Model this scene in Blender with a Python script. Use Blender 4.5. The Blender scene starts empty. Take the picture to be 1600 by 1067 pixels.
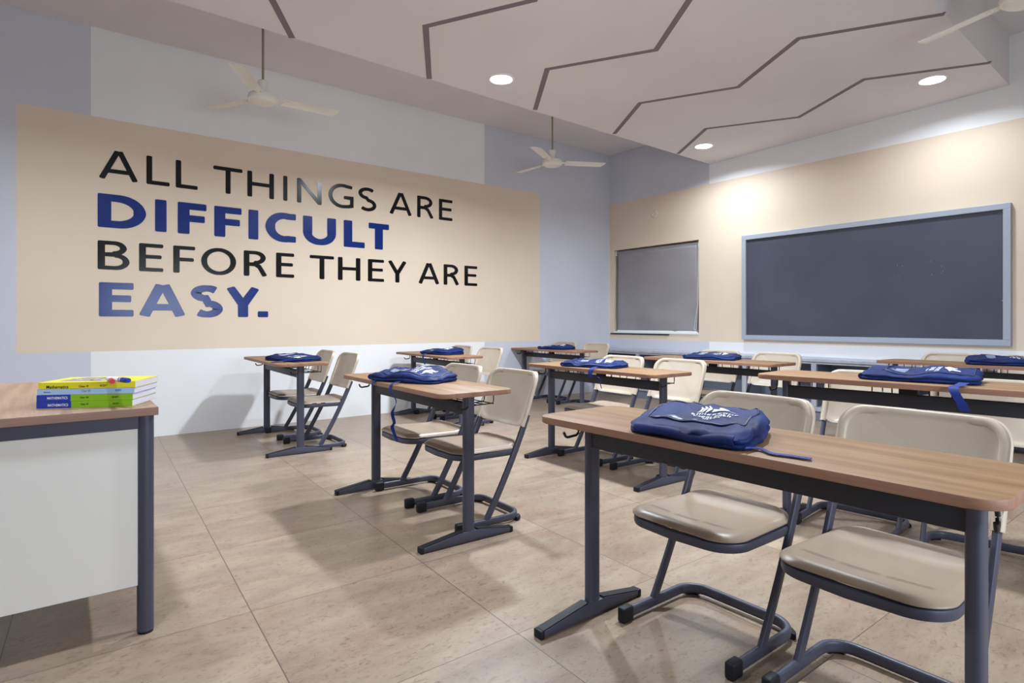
import bpy, bmesh, math, random
from mathutils import Vector, Matrix, noise
C = bpy.context.scene.collection
SC = bpy.context.scene

# ------------------------------------------------------------------ camera
CX, CY, CZ = 0.0, 0.0, 0.99
F = 921.0; HX = 800.0; HY = 503.0
_n = math.hypot(1192, 921)
A1, A2 = 1192 / _n, 921 / _n          # room x axis seen by the camera = (A1 right, A2 forward)
cam_d = bpy.data.cameras.new('camera'); cam = bpy.data.objects.new('camera', cam_d); C.objects.link(cam)
cam.location = (CX, CY, CZ)
cam.rotation_euler = (math.radians(90), 0, math.atan2(-A2, A1))
cam_d.sensor_width = 36.0; cam_d.lens = F / 1600 * 36.0
cam_d.shift_y = -(533.5 - HY) / 1600.0
cam_d.clip_start = 0.02
SC.camera = cam

# ------------------------------------------------------------------ world, exposure
w = bpy.data.worlds.new('world'); SC.world = w; w.use_nodes = True
w.node_tree.nodes['Background'].inputs[0].default_value = (0.75, 0.85, 1.0, 1)
w.node_tree.nodes['Background'].inputs[1].default_value = 0.15
SC.view_settings.view_transform = 'Standard'; SC.view_settings.look = 'None'
SC.view_settings.gamma = 1; SC.view_settings.use_curve_mapping = False
SC.view_settings.exposure = 0.27
LAMP_W = 30.0          # times the factor of each lamp below
LAMP_K = (0.70, 0.45, 2.6, 2.1, 1.05, 0.65)
LAMP_SPREAD = 158
LAMP_COL = (0.84, 0.925, 1.0)
WIN_W = 48.0          # daylight through the window behind the camera

# ------------------------------------------------------------------ room numbers
XB = 6.363     # blackboard wall
YL = 5.908     # lettered wall
XF = -2.9      # wall behind the teacher's table
YR = -1.3      # wall behind the camera
ZC = 3.405
PA, PB = 3.017, -0.0204   # dropped panel underside z = PA + PB*y

# ------------------------------------------------------------------ materials
def srgb(r, g, b):
    f = lambda c: ((c / 255) / 12.92) if c / 255 <= 0.04045 else (((c / 255) + 0.055) / 1.055) ** 2.4
    return (f(r), f(g), f(b), 1)
def mat(name, col, rough=0.5, metal=0.0, spec=0.5, emit=None, es=0):
    m = bpy.data.materials.new(name); m.use_nodes = True
    b = m.node_tree.nodes['Principled BSDF']
    b.inputs['Base Color'].default_value = col; b.inputs['Roughness'].default_value = rough
    b.inputs['Metallic'].default_value = metal; b.inputs['Specular IOR Level'].default_value = spec
    if emit: b.inputs['Emission Color'].default_value = emit; b.inputs['Emission Strength'].default_value = es
    return m
def nodes(m): return m.node_tree.nodes, m.node_tree.links, m.node_tree.nodes['Principled BSDF']
def vary(m, col_a, col_b, scale=(1, 1, 1), nscale=5.0, detail=4, lo=0.35, hi=0.65, bump=0.0, bscale=None, bdist=0.002, dist=0.0):
    N, L, B = nodes(m)
    tc = N.new('ShaderNodeTexCoord'); mp = N.new('ShaderNodeMapping'); mp.inputs['Scale'].default_value = scale
    L.new(tc.outputs['Object'], mp.inputs[0])
    no = N.new('ShaderNodeTexNoise'); no.inputs['Scale'].default_value = nscale; no.inputs['Detail'].default_value = detail
    no.inputs['Distortion'].default_value = dist
    L.new(mp.outputs[0], no.inputs['Vector'])
    cr = N.new('ShaderNodeValToRGB'); cr.color_ramp.elements[0].position = lo; cr.color_ramp.elements[1].position = hi
    cr.color_ramp.elements[0].color = col_a; cr.color_ramp.elements[1].color = col_b
    L.new(no.outputs['Fac'], cr.inputs[0]); L.new(cr.outputs[0], B.inputs['Base Color'])
    if bump:
        bn = N.new('ShaderNodeTexNoise'); bn.inputs['Scale'].default_value = bscale or nscale * 4; bn.inputs['Detail'].default_value = 3
        L.new(mp.outputs[0], bn.inputs['Vector'])
        bp = N.new('ShaderNodeBump'); bp.inputs['Strength'].default_value = bump; bp.inputs['Distance'].default_value = bdist
        L.new(bn.outputs['Fac'], bp.inputs['Height']); L.new(bp.outputs[0], B.inputs['Normal'])
    return m
def paint(name, col, rough=0.55):
    m = mat(name, col, rough, spec=0.3)
    a = tuple(c * 0.965 for c in col[:3]) + (1,); b = tuple(min(1, c * 1.03) for c in col[:3]) + (1,)
    return vary(m, a, b, nscale=1.3, detail=3, lo=0.3, hi=0.7, bump=0.12, bscale=60, bdist=0.001)
M = {}
M['white'] = paint('white_paint', srgb(238, 238, 240))
M['grey'] = paint('blue_grey_paint', srgb(208, 210, 221))
M['cream'] = paint('cream_paint', srgb(228, 211, 190))
M['ceil'] = paint('ceiling_paint', srgb(228, 223, 225), 0.8)
M['groove'] = mat('groove_grey', srgb(128, 116, 122), 0.8)
M['ink'] = mat('black_vinyl', srgb(12, 11, 14), 0.2, spec=0.32)
M['blue'] = mat('blue_vinyl', srgb(2, 40, 118), 0.22, spec=0.42)
M['metal'] = mat('slate_metal', srgb(68, 69, 86), 0.4, 0.0, 0.45)
M['dark_metal'] = mat('dark_beam_metal', srgb(46, 47, 56), 0.5, 0.0, 0.4)
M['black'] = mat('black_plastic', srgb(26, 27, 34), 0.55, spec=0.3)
M['wire'] = mat('black_wire', srgb(24, 24, 27), 0.35)
M['shell'] = vary(mat('cream_plastic', srgb(188, 174, 157), 0.38, spec=0.4), srgb(184, 170, 152), srgb(192, 179, 163), nscale=6, bump=0.06, bscale=400, bdist=0.0006)
M['seatp'] = vary(mat('seat_plastic', srgb(156, 138, 121), 0.36, spec=0.4), srgb(152, 134, 116), srgb(160, 143, 126), nscale=6, bump=0.08, bscale=400, bdist=0.0006)
M['seatline'] = mat('seat_emboss', srgb(150, 135, 118), 0.5)
def wood(name, a, b, along='y', rough=0.5):
    m = mat(name, a, rough, spec=0.3)
    sc = (14, 1.1, 14) if along == 'y' else (1.1, 14, 14)
    vary(m, a, b, scale=sc, nscale=1.6, detail=7, lo=0.3, hi=0.72, dist=0.5)
    N, L, B = nodes(m)
    cr = B.inputs['Base Color'].links[0].from_node
    tc = N.new('ShaderNodeTexCoord'); mp = N.new('ShaderNodeMapping')
    mp.inputs['Scale'].default_value = (220, 5, 220) if along == 'y' else (5, 220, 220)
    L.new(tc.outputs['Object'], mp.inputs[0])
    n2 = N.new('ShaderNodeTexNoise'); n2.inputs['Scale'].default_value = 1.0; n2.inputs['Detail'].default_value = 2
    L.new(mp.outputs[0], n2.inputs['Vector'])
    mx = N.new('ShaderNodeMixRGB'); mx.blend_type = 'MULTIPLY'; mx.inputs[0].default_value = 0.25
    c2 = N.new('ShaderNodeValToRGB'); c2.color_ramp.elements[0].position = 0.35; c2.color_ramp.elements[1].position = 0.6
    c2.color_ramp.elements[0].color = (0.62, 0.6, 0.6, 1); c2.color_ramp.elements[1].color = (1, 1, 1, 1)
    L.new(n2.outputs['Fac'], c2.inputs[0]); L.new(cr.outputs[0], mx.inputs[1]); L.new(c2.outputs[0], mx.inputs[2])
    L.new(mx.outputs[0], B.inputs['Base Color'])
    return m
M['wood'] = wood('desk_laminate', srgb(127, 95, 66), srgb(156, 122, 89))
M['woodedge'] = wood('edge_band', srgb(136, 98, 80), srgb(158, 120, 101))
M['twood'] = wood('table_laminate', srgb(150, 120, 98), srgb(178, 148, 122))
M['twoodedge'] = wood('table_edge_band', srgb(140, 108, 98), srgb(158, 126, 114), along='x')
M['panelw'] = paint('laminate_white', srgb(226, 224, 220), 0.4)
M['navy'] = vary(mat('navy_nylon', srgb(20, 44, 104), 0.62, spec=0.22), srgb(9, 25, 72), srgb(18, 42, 102), nscale=9, bump=0.35, bscale=26, bdist=0.004)
M['navy2'] = mat('navy_webbing', srgb(22, 44, 118), 0.6, spec=0.3)
M['navyd'] = mat('navy_piping', srgb(12, 26, 66), 0.5)
M['pvc'] = mat('clear_pocket', srgb(128, 140, 168), 0.25, spec=0.6)
M['print'] = mat('white_print', srgb(235, 238, 245), 0.4)
M['board'] = vary(mat('slate_board', srgb(72, 76, 90), 0.42, spec=0.45), srgb(64, 67, 82), srgb(78, 82, 97), nscale=1.7, detail=6, lo=0.3, hi=0.75)
M['frame'] = mat('board_frame', srgb(166, 172, 186), 0.4)
M['chalk'] = mat('chalk_dust', srgb(150, 154, 165), 0.9)
M['cab'] = vary(mat('cabinet_grey', srgb(176, 180, 194), 0.5), srgb(170, 174, 188), srgb(184, 188, 200), scale=(1, 6, 1), nscale=3)
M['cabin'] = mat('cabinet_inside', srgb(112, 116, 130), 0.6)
M['plinth'] = mat('cabinet_plinth', srgb(128, 132, 148), 0.5)
M['blind'] = vary(mat('blind_fabric', srgb(150, 146, 150), 0.8), srgb(146, 142, 147), srgb(153, 149, 153), scale=(1, 1, 1), nscale=2, bump=0.1, bscale=5, bdist=0.01)
M['fan'] = mat('fan_enamel', srgb(236, 232, 226), 0.3)
M['rod'] = mat('fan_rod', srgb(150, 140, 124), 0.4)
M['glow'] = mat('led_diffuser', (1, 1, 1, 1), 0.5, emit=(0.95, 0.98, 1, 1), es=12)
M['rim'] = mat('lamp_rim', srgb(240, 240, 240), 0.4)
M['paper'] = vary(mat('book_pages', srgb(216, 210, 222), 0.8), srgb(204, 198, 212), srgb(226, 220, 230), scale=(1, 1, 120), nscale=6, detail=1)
M['yellow'] = mat('cover_yellow', srgb(226, 218, 40), 0.35)
M['skyb'] = mat('cover_pale_blue', srgb(168, 200, 238), 0.35)
M['green'] = mat('cover_green', srgb(140, 190, 30), 0.35)
M['royal'] = mat('cover_royal', srgb(34, 58, 170), 0.35)
M['red'] = mat('marker_red', srgb(205, 22, 40), 0.3)
M['mblue'] = mat('marker_blue', srgb(20, 62, 170), 0.3)
M['mwhite'] = mat('marker_white', srgb(236, 234, 240), 0.3)
M['lilac'] = mat('cover_picture_lilac', srgb(150, 130, 168), 0.4)
M['orange'] = mat('cover_picture_orange', srgb(226, 168, 60), 0.4)
M['glass'] = mat('window_glass', srgb(200, 210, 220), 0.05)

# floor: square tiles with thin dark joints and brown flecks
def floor_mat():
    m = mat('floor_tile', srgb(186, 166, 142), 0.34, spec=0.42)
    N, L, B = nodes(m)
    tc = N.new('ShaderNodeTexCoord'); sep = N.new('ShaderNodeSeparateXYZ'); L.new(tc.outputs['Object'], sep.inputs[0])
    def math_(op, a, b=None, c=None):
        n = N.new('ShaderNodeMath'); n.operation = op
        for i, v in enumerate((a, b, c)):
            if v is None: continue
            if isinstance(v, (int, float)): n.inputs[i].default_value = v
            else: L.new(v, n.inputs[i])
        return n.outputs[0]
    X, Y = sep.outputs[0], sep.outputs[1]
    xs = math_('SUBTRACT', X, math_('MULTIPLY', Y, 0.044))
    TX, TY = 0.664, 0.668
    xs = math_('DIVIDE', math_('ADD', xs, 20 * TX - 0.4325), TX)
    ys = math_('DIVIDE', math_('ADD', Y, 20 * TY - 2.139), TY)
    def line(v, w_):
        fr = math_('FRACT', v); d = math_('MINIMUM', fr, math_('SUBTRACT', 1.0, fr))
        return math_('LESS_THAN', d, w_)
    j = math_('MAXIMUM', line(xs, 0.0027), math_('MULTIPLY', line(ys, 0.0027), 0.85))
    cell = N.new('ShaderNodeCombineXYZ'); L.new(math_('FLOOR', xs), cell.inputs[0]); L.new(math_('FLOOR', ys), cell.inputs[1])
    wn = N.new('ShaderNodeTexWhiteNoise'); L.new(cell.outputs[0], wn.inputs['Vector'])
    vm = N.new('ShaderNodeVectorMath'); vm.operation = 'MULTIPLY_ADD'
    L.new(wn.outputs['Color'], vm.inputs[0]); vm.inputs[1].default_value = (7, 7, 7); L.new(tc.outputs['Object'], vm.inputs[2])
    mp = N.new('ShaderNodeMapping'); mp.inputs['Scale'].default_value = (1.6, 4.2, 1); L.new(vm.outputs[0], mp.inputs[0])
    n1 = N.new('ShaderNodeTexNoise'); n1.inputs['Scale'].default_value = 2.2; n1.inputs['Detail'].default_value = 8; n1.inputs['Roughness'].default_value = 0.65
    L.new(mp.outputs[0], n1.inputs['Vector'])
    r1 = N.new('ShaderNodeValToRGB'); e = r1.color_ramp.elements
    e[0].position = 0.3; e[0].color = srgb(137, 118, 102); e[1].position = 0.7; e[1].color = srgb(164, 147, 127)
    L.new(n1.outputs['Fac'], r1.inputs[0])
    mp2 = N.new('ShaderNodeMapping'); mp2.inputs['Scale'].default_value = (34, 64, 1); mp2.inputs['Rotation'].default_value = (0, 0, 0.12); L.new(vm.outputs[0], mp2.inputs[0])
    n2 = N.new('ShaderNodeTexNoise'); n2.inputs['Scale'].default_value = 1.0; n2.inputs['Detail'].default_value = 6; n2.inputs['Roughness'].default_value = 0.7; n2.inputs['Distortion'].default_value = 1.2
    L.new(mp2.outputs[0], n2.inputs['Vector'])
    r2 = N.new('ShaderNodeValToRGB'); e = r2.color_ramp.elements
    e[0].position = 0.30; e[0].color = (0.42, 0.34, 0.31, 1); e[1].position = 0.47; e[1].color = (1, 1, 1, 1)
    L.new(n2.outputs['Fac'], r2.inputs[0])
    mx = N.new('ShaderNodeMixRGB'); mx.blend_type = 'MULTIPLY'; mx.inputs[0].default_value = 0.8
    L.new(r1.outputs[0], mx.inputs[1]); L.new(r2.outputs[0], mx.inputs[2])
    n4 = N.new('ShaderNodeTexNoise'); n4.inputs['Scale'].default_value = 3.0; n4.inputs['Detail'].default_value = 3
    L.new(vm.outputs[0], n4.inputs['Vector'])
    r4 = N.new('ShaderNodeValToRGB'); e = r4.color_ramp.elements
    e[0].position = 0.56; e[0].color = (1, 1, 1, 1); e[1].position = 0.74; e[1].color = (0.92, 0.78, 0.74, 1)
    L.new(n4.outputs['Fac'], r4.inputs[0])
    mxr = N.new('ShaderNodeMixRGB'); mxr.blend_type = 'MULTIPLY'; mxr.inputs[0].default_value = 0.8
    L.new(mx.outputs[0], mxr.inputs[1]); L.new(r4.outputs[0], mxr.inputs[2])
    tv = N.new('ShaderNodeMixRGB'); tv.blend_type = 'MULTIPLY'; tv.inputs[0].default_value = 1
    mr = N.new('ShaderNodeMapRange'); mr.inputs['To Min'].default_value = 0.94; mr.inputs['To Max'].default_value = 1.04
    L.new(wn.outputs['Value'], mr.inputs['Value']); L.new(mxr.outputs[0], tv.inputs[1]); L.new(mr.outputs[0], tv.inputs[2])
    jm = N.new('ShaderNodeMixRGB'); jm.inputs[2].default_value = srgb(96, 84, 78)
    L.new(j, jm.inputs[0]); L.new(tv.outputs[0], jm.inputs[1])
    L.new(jm.outputs[0], B.inputs['Base Color'])
    rr = N.new('ShaderNodeMapRange'); rr.inputs['To Min'].default_value = 0.26; rr.inputs['To Max'].default_value = 0.42
    L.new(n1.outputs['Fac'], rr.inputs['Value']); L.new(rr.outputs[0], B.inputs['Roughness'])
    bp = N.new('ShaderNodeBump'); bp.inputs['Strength'].default_value = 0.35; bp.inputs['Distance'].default_value = 0.001
    L.new(math_('SUBTRACT', n2.outputs['Fac'], j), bp.inputs['Height']); L.new(bp.outputs[0], B.inputs['Normal'])
    return m
M['floor'] = floor_mat()

# ------------------------------------------------------------------ mesh helpers
def obj(name, bm, ms, parent=None, smooth=None, loc=None):
    me = bpy.data.meshes.new(name); bm.normal_update(); bm.to_mesh(me); bm.free()
    for m in (ms if isinstance(ms, (list, tuple)) else [ms]): me.materials.append(M[m])
    if smooth is not None:
        for p in me.polygons: p.use_smooth = True
        me.set_sharp_from_angle(angle=math.radians(smooth))
    o = bpy.data.objects.new(name, me); C.objects.link(o)
    if parent: o.parent = parent
    if loc: o.location = loc
    return o
def thing(name, label, cat, loc=(0, 0, 0), rz=0.0, group=None, sz=1.0):
    o = bpy.data.objects.new(name, None); C.objects.link(o); o.empty_display_size = 0.1
    o.location = loc; o.rotation_euler = (0, 0, rz); o.scale = (1, 1, sz)
    o['label'] = label; o['category'] = cat
    if group: o['group'] = group
    return o
def struct(name, bm, ms, smooth=None):
    o = obj(name, bm, ms, None, smooth); o['kind'] = 'structure'; return o
def box(bm, x0, x1, y0, y1, z0, z1, mi=0, bev=0.0, seg=2):
    vs = [bm.verts.new((x, y, z)) for z in (z0, z1) for x, y in ((x0, y0), (x1, y0), (x1, y1), (x0, y1))]
    fs = [bm.faces.new([vs[i] for i in f]) for f in ((3, 2, 1, 0), (4, 5, 6, 7), (0, 1, 5, 4), (1, 2, 6, 5), (2, 3, 7, 6), (3, 0, 4, 7))]
    for f in fs: f.material_index = mi
    if bev:
        es = set(e for f in fs for e in f.edges)
        r = bmesh.ops.bevel(bm, geom=list(es), offset=bev, segments=seg, profile=0.5, affect='EDGES')
        for f in r['faces']: f.material_index = mi
def quad(bm, pts, mi=0):
    f = bm.faces.new([bm.verts.new(p) for p in pts]); f.material_index = mi; return f
def fillet(pts, r, n=6, closed=False):
    out = []; P = [Vector(p) for p in pts]; N = len(P)
    for i in range(N):
        if not closed and i in (0, N - 1): out.append(P[i]); continue
        a, b, c = P[i - 1], P[i], P[(i + 1) % N]
        u = (a - b); v = (c - b); lu, lv = u.length, v.length; u.normalize(); v.normalize()
        ang = u.angle(v); d = min(r / math.tan(ang / 2), lu * 0.49, lv * 0.49); rr = d * math.tan(ang / 2)
        s = b + u * d; e = b + v * d; cc = b + (u + v).normalized() * (rr / math.sin(ang / 2))
        for k in range(n + 1):
            t = k / n; va, ve = s - cc, e - cc; al = va.angle(ve)
            q = (va * math.sin((1 - t) * al) + ve * math.sin(t * al)) / math.sin(al) if al > 1e-3 else va.lerp(ve, t)
            out.append(cc + q)
    return out
def sweep(bm, path, a, b, up=(0, 0, 1), n=12, closed=False, cap=True, sq=2.0, mi=0, taper=None):
    """sweep a superellipse of half sizes a (sideways) and b (along up) on a path"""
    P = [Vector(p) for p in path]; N = len(P); rings = []
    for i in range(N):
        if closed: t = P[(i + 1) % N] - P[i - 1]
        else: t = P[min(i + 1, N - 1)] - P[max(i - 1, 0)]
        t.normalize(); U = Vector(up); 
        if abs(U.dot(t)) > 0.98: U = Vector((1, 0, 0)) if abs(t.x) < 0.9 else Vector((0, 1, 0))
        s = t.cross(U).normalized(); u2 = s.cross(t).normalized()
        k = 1.0 if taper is None else taper(i / (N - 1)); ring = []
        for j in range(n):
            th = 2 * math.pi * (j + 0.5) / n; c, sn = math.cos(th), math.sin(th)
            cx = math.copysign(abs(c) ** (2 / sq), c); sy = math.copysign(abs(sn) ** (2 / sq), sn)
            ring.append(bm.verts.new(P[i] + s * (a * k * cx) + u2 * (b * k * sy)))
        rings.append(ring)
    for i in range(N if closed else N - 1):
        r0, r1 = rings[i], rings[(i + 1) % N]
        for j in range(n):
            f = bm.faces.new((r0[j], r0[(j + 1) % n], r1[(j + 1) % n], r1[j])); f.material_index = mi
    if cap and not closed:
        bm.faces.new(rings[0][::-1]).material_index = mi; bm.faces.new(rings[-1]).material_index = mi
def rrect(x0, x1, y0, y1, r, n=8):
    out = []
    for cx, cy, a0 in ((x1 - r, y1 - r, 0), (x0 + r, y1 - r, 90), (x0 + r, y0 + r, 180), (x1 - r, y0 + r, 270)):
        for k in range(n + 1):
            a = math.radians(a0 + 90 * k / n); out.append((cx + r * math.cos(a), cy + r * math.sin(a)))
    return out
def prism(bm, pts, z0, z1, bev=0.0, mi=0, mside=None):
    lo = [bm.verts.new((x, y, z0)) for x, y in pts]; hi = [bm.verts.new((x, y, z1)) for x, y in pts]
    ft = bm.faces.new(hi); fb = bm.faces.new(lo[::-1]); n = len(pts); sides = []
    for i in range(n): sides.append(bm.faces.new((lo[i], lo[(i + 1) % n], hi[(i + 1) % n], hi[i])))
    for f in sides: f.material_index = mi if mside is None else mside
    ft.material_index = fb.material_index = mi
    if bev:
        bmesh.ops.bevel(bm, geom=list(set(list(ft.edges) + list(fb.edges))), offset=bev, segments=2, profile=0.5, affect='EDGES')
def lathe(bm, prof, n=24, cx=0, cy=0, cz=0, mi=0):
    rings = [[bm.verts.new((cx + r * math.cos(2 * math.pi * j / n), cy + r * math.sin(2 * math.pi * j / n), cz + z)) for j in range(n)] for r, z in prof]
    for a, b in zip(rings, rings[1:]):
        for j in range(n):
            f = bm.faces.new((a[j], a[(j + 1) % n], b[(j + 1) % n], b[j])); f.material_index = mi
    bm.faces.new(rings[0][::-1]).material_index = mi; bm.faces.new(rings[-1]).material_index = mi
def pad(bm, outline, radii, ztop, zbot, mi=0):
    """closed pad: outline list of (x,y) about the centroid; ztop/zbot(x,y,r)"""
    cx = sum(p[0] for p in outline) / len(outline); cy = sum(p[1] for p in outline) / len(outline); n = len(outline)
    def ring(r, fz): return [bm.verts.new((cx + (x - cx) * r, cy + (y - cy) * r, fz(cx + (x - cx) * r, cy + (y - cy) * r, r))) for x, y in outline]
    for fz, flip in ((ztop, False), (zbot, True)):
        rs = [ring(r, fz) for r in radii]; c = bm.verts.new((cx, cy, fz(cx, cy, 0)))
        for a, b in zip(rs, rs[1:]):
            for j in range(n):
                q = (a[j], b[j], b[(j + 1) % n], a[(j + 1) % n]); f = bm.faces.new(q[::-1] if flip else q); f.material_index = mi
        for j in range(n):
            q = (c, rs[0][j], rs[0][(j + 1) % n]); f = bm.faces.new(q[::-1] if flip else q); f.material_index = mi
        if not flip: top = rs[-1]
        else: bot = rs[-1]
    for j in range(n):
        f = bm.faces.new((bot[j], bot[(j + 1) % n], top[(j + 1) % n], top[j])); f.material_index = mi
NB = bmesh.new
def text_mesh(bm, s, bold=0.0, mi=0, place=None, shear=0.0):
    """glyph outlines of the built-in font, flat, mapped through place(u,v) with u,v in 0..1 of the text's own box"""
    cu = bpy.data.curves.new('t', 'FONT'); cu.body = s; cu.size = 1; cu.offset = bold; cu.shear = shear; cu.resolution_u = 6
    o = bpy.data.objects.new('t', cu); C.objects.link(o)
    dg = bpy.context.evaluated_depsgraph_get(); me = bpy.data.meshes.new_from_object(o.evaluated_get(dg))
    xs = [v.co.x for v in me.vertices]; ys = [v.co.y for v in me.vertices]
    x0, x1, y0, y1 = min(xs), max(xs), min(ys), max(ys)
    vs = [bm.verts.new(place((v.co.x - x0) / (x1 - x0), (v.co.y - y0) / (y1 - y0))) for v in me.vertices]
    for p in me.polygons:
        try: bm.faces.new([vs[i] for i in p.vertices]).material_index = mi
        except ValueError: pass
    C.objects.unlink(o); bpy.data.objects.remove(o); bpy.data.curves.remove(cu); bpy.data.meshes.remove(me)

# pixel helpers, used only to read positions off the photograph
def ray(px, py):
    u = (px - HX) / F; v = (HY - py) / F
    return (u * A1 + A2, -u * A2 + A1, v)
def on_y(px, py, y): d = ray(px, py); k = y / d[1]; return (k * d[0], y, CZ + k * d[2])
def on_x(px, py, x): d = ray(px, py); k = x / d[0]; return (x, k * d[1], CZ + k * d[2])
def on_z(px, py, z): d = ray(px, py); k = (z - CZ) / d[2]; return (k * d[0], k * d[1], z)
def panel_z(y): return PA + PB * y

# ================================================================== SETTING
bm = NB(); quad(bm, [(XF, YR, 0), (XB, YR, 0), (XB, YL, 0), (XF, YL, 0)]); struct('floor', bm, 'floor')
bm = NB(); box(bm, XF, XB, YR, YL, ZC, ZC + 0.1); struct('ceiling', bm, 'ceil')
def wall_grid(name, axis, at, us, zs, colour, thick, hole=None):
    """painted wall: rectangles of paint; colour(u,z) -> slot"""
    bm = NB()
    for i in range(len(us) - 1):
        for j in range(len(zs) - 1):
            u0, u1, z0, z1 = us[i], us[i + 1], zs[j], zs[j + 1]; um, zm = (u0 + u1) / 2, (z0 + z1) / 2
            if hole and hole[0] < um < hole[1] and hole[2] < zm < hole[3]: continue
            P = [(u0, z0), (u1, z0), (u1, z1), (u0, z1)]
            Q = [((u, at, z) if axis == 'y' else (at, u, z)) for u, z in P]
            c = colour(um, zm); quad(bm, Q, c)
            B = [((u, at + thick, z) if axis == 'y' else (at + thick, u, z)) for u, z in P]; quad(bm, B[::-1], c)
    bmesh.ops.remove_doubles(bm, verts=bm.verts, dist=1e-5)
    be = [e for e in bm.edges if e.is_boundary]
    return struct(name, bm, ['white', 'grey', 'cream'])
wall_grid('wall_left', 'y', YL, [XF, -0.246, 0.222, 4.139, 5.021, XB], [0, 0.748, 2.673, ZC],
          lambda u, z: 2 if (-0.246 < u < 5.021 and 0.748 < z < 2.673) else (0 if 0.222 < u < 4.139 else 1), 0.12)
WY0, WY1, WZ0, WZ1 = 4.409, 5.835, 0.835, 2.02
wall_grid('wall_back', 'x', XB, [YR, WY0 - 0.147, WY0, WY1, YL], [0, 0.748, WZ0, WZ1, 2.69, ZC],
          lambda u, z: 2 if 0.748 < z < 2.69 else (1 if u > 4.262 else 0), 0.18, (WY0, WY1, WZ0, WZ1))
RW = (0.7, 2.6, 0.85, 1.75)
wall_grid('wall_right', 'y', YR, [XF, RW[0], RW[1], XB], [0, RW[2], RW[3], ZC], lambda u, z: 0, -0.15, RW)
bm = NB()
for x0, x1, z0, z1 in ((RW[0], RW[1], RW[2] - .04, RW[2]), (RW[0], RW[1], RW[3], RW[3] + .04), (RW[0] - .04, RW[0], RW[2] - .04, RW[3] + .04), (RW[1], RW[1] + .04, RW[2] - .04, RW[3] + .04)): box(bm, x0, x1, YR - 0.15, YR + 0.01, z0, z1)
win2 = struct('window_2', bm, 'white')
bm = NB()
for k in range(5):
    x = RW[0] + (RW[1] - RW[0]) * k / 4; box(bm, max(RW[0], x - .025), min(RW[1], x + .025), YR - 0.11, YR - 0.06, RW[2], RW[3])
box(bm, RW[0], RW[1], YR - 0.11, YR - 0.06, RW[2], RW[2] + .05); box(bm, RW[0], RW[1], YR - 0.11, YR - 0.06, RW[3] - .05, RW[3])
obj('window_frame', bm, 'rim', win2)
ld = bpy.data.lights.new('window_daylight', 'AREA'); ld.shape = 'RECTANGLE'; ld.size = RW[1] - RW[0] - .1; ld.size_y = RW[3] - RW[2] - .1; ld.energy = WIN_W; ld.color = (0.80, 0.90, 1.0)
lo_ = bpy.data.objects.new('window_daylight', ld); C.objects.link(lo_); lo_.location = ((RW[0] + RW[1]) / 2, YR - 0.04, (RW[2] + RW[3]) / 2); lo_.rotation_euler = (math.radians(90), 0, 0)
bm = NB(); box(bm, XF - 0.12, XF, YR, YL, 0, ZC); struct('wall_front', bm, 'white')

# window recess, frame, sill
bm = NB(); D = 0.18
quad(bm, [(XB, WY1, WZ0), (XB + D, WY1, WZ0), (XB + D, WY1, WZ1), (XB, WY1, WZ1)])
quad(bm, [(XB, WY0, WZ1), (XB + D, WY0, WZ1), (XB + D, WY0, WZ0), (XB, WY0, WZ0)])
quad(bm, [(XB, WY0, WZ1), (XB, WY1, WZ1), (XB + D, WY1, WZ1), (XB + D, WY0, WZ1)])
quad(bm, [(XB, WY0, WZ0), (XB + D, WY0, WZ0), (XB + D, WY1, WZ0), (XB, WY1, WZ0)])
win = struct('window_1', bm, 'cream')
bm = NB()
for y0, y1, z0, z1 in ((WY0, WY0 + .05, WZ0, WZ1), (WY1 - .05, WY1, WZ0, WZ1), (WY0 + .05, WY1 - .05, WZ0, WZ0 + .05), (WY0 + .05, WY1 - .05, WZ1 - .05, WZ1), (5.09, 5.14, WZ0 + .05, WZ1 - .05)):
    box(bm, XB + 0.13, XB + 0.17, y0, y1, z0, z1)
obj('window_frame', bm, 'rim', win)
bm = NB(); box(bm, XB + 0.147, XB + 0.153, WY0 + .05, WY1 - .05, WZ0 + .05, WZ1 - .05); obj('pane', bm, 'glass', win)
bm = NB(); box(bm, XB - 0.012, XB + 0.10, WY0 + 0.005, WY1 - 0.005, WZ0 - 0.004, WZ0 + 0.022, bev=0.003); obj('window_sill', bm, 'white', win)
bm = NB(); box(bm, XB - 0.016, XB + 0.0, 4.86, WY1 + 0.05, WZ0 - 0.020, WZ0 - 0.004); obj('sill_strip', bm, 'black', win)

# roller blind
t = thing('roller_blind', 'grey fabric roller blind pulled down over the recessed window', 'blind', (XB + 0.03, (WY0 + WY1) / 2, 0.86))
bm = NB(); ny, nz = 40, 30; hw = 0.665; ht = 1.11; grid = []
for j in range(nz + 1):
    row = []
    for i in range(ny + 1):
        y = -hw + 2 * hw * i / ny; z = ht * j / nz; k = (1 - j / nz) ** 2
        row.append(bm.verts.new((0.012 * noise.noise(Vector((y * 3, z * 4, 1.7))) * (0.3 + 2.2 * k), y + 0.02 * k * noise.noise(Vector((0, z * 3, 5))), z)))
    grid.append(row)
for j in range(nz):
    for i in range(ny): bm.faces.new((grid[j][i], grid[j + 1][i], grid[j + 1][i + 1], grid[j][i + 1]))
f = obj('fabric', bm, 'blind', t, 60); so = f.modifiers.new('thick', 'SOLIDIFY'); so.thickness = 0.0015
bm = NB(); sweep(bm, [(0.02, -hw - 0.01, ht + 0.012), (0.02, hw + 0.01, ht + 0.012)], 0.026, 0.026, n=20); obj('roller', bm, 'blind', t, 50)
bm = NB(); box(bm, -0.010, 0.010, -hw, hw, -0.006, 0.014, bev=0.003); obj('bottom_bar', bm, 'rim', t)
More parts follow.
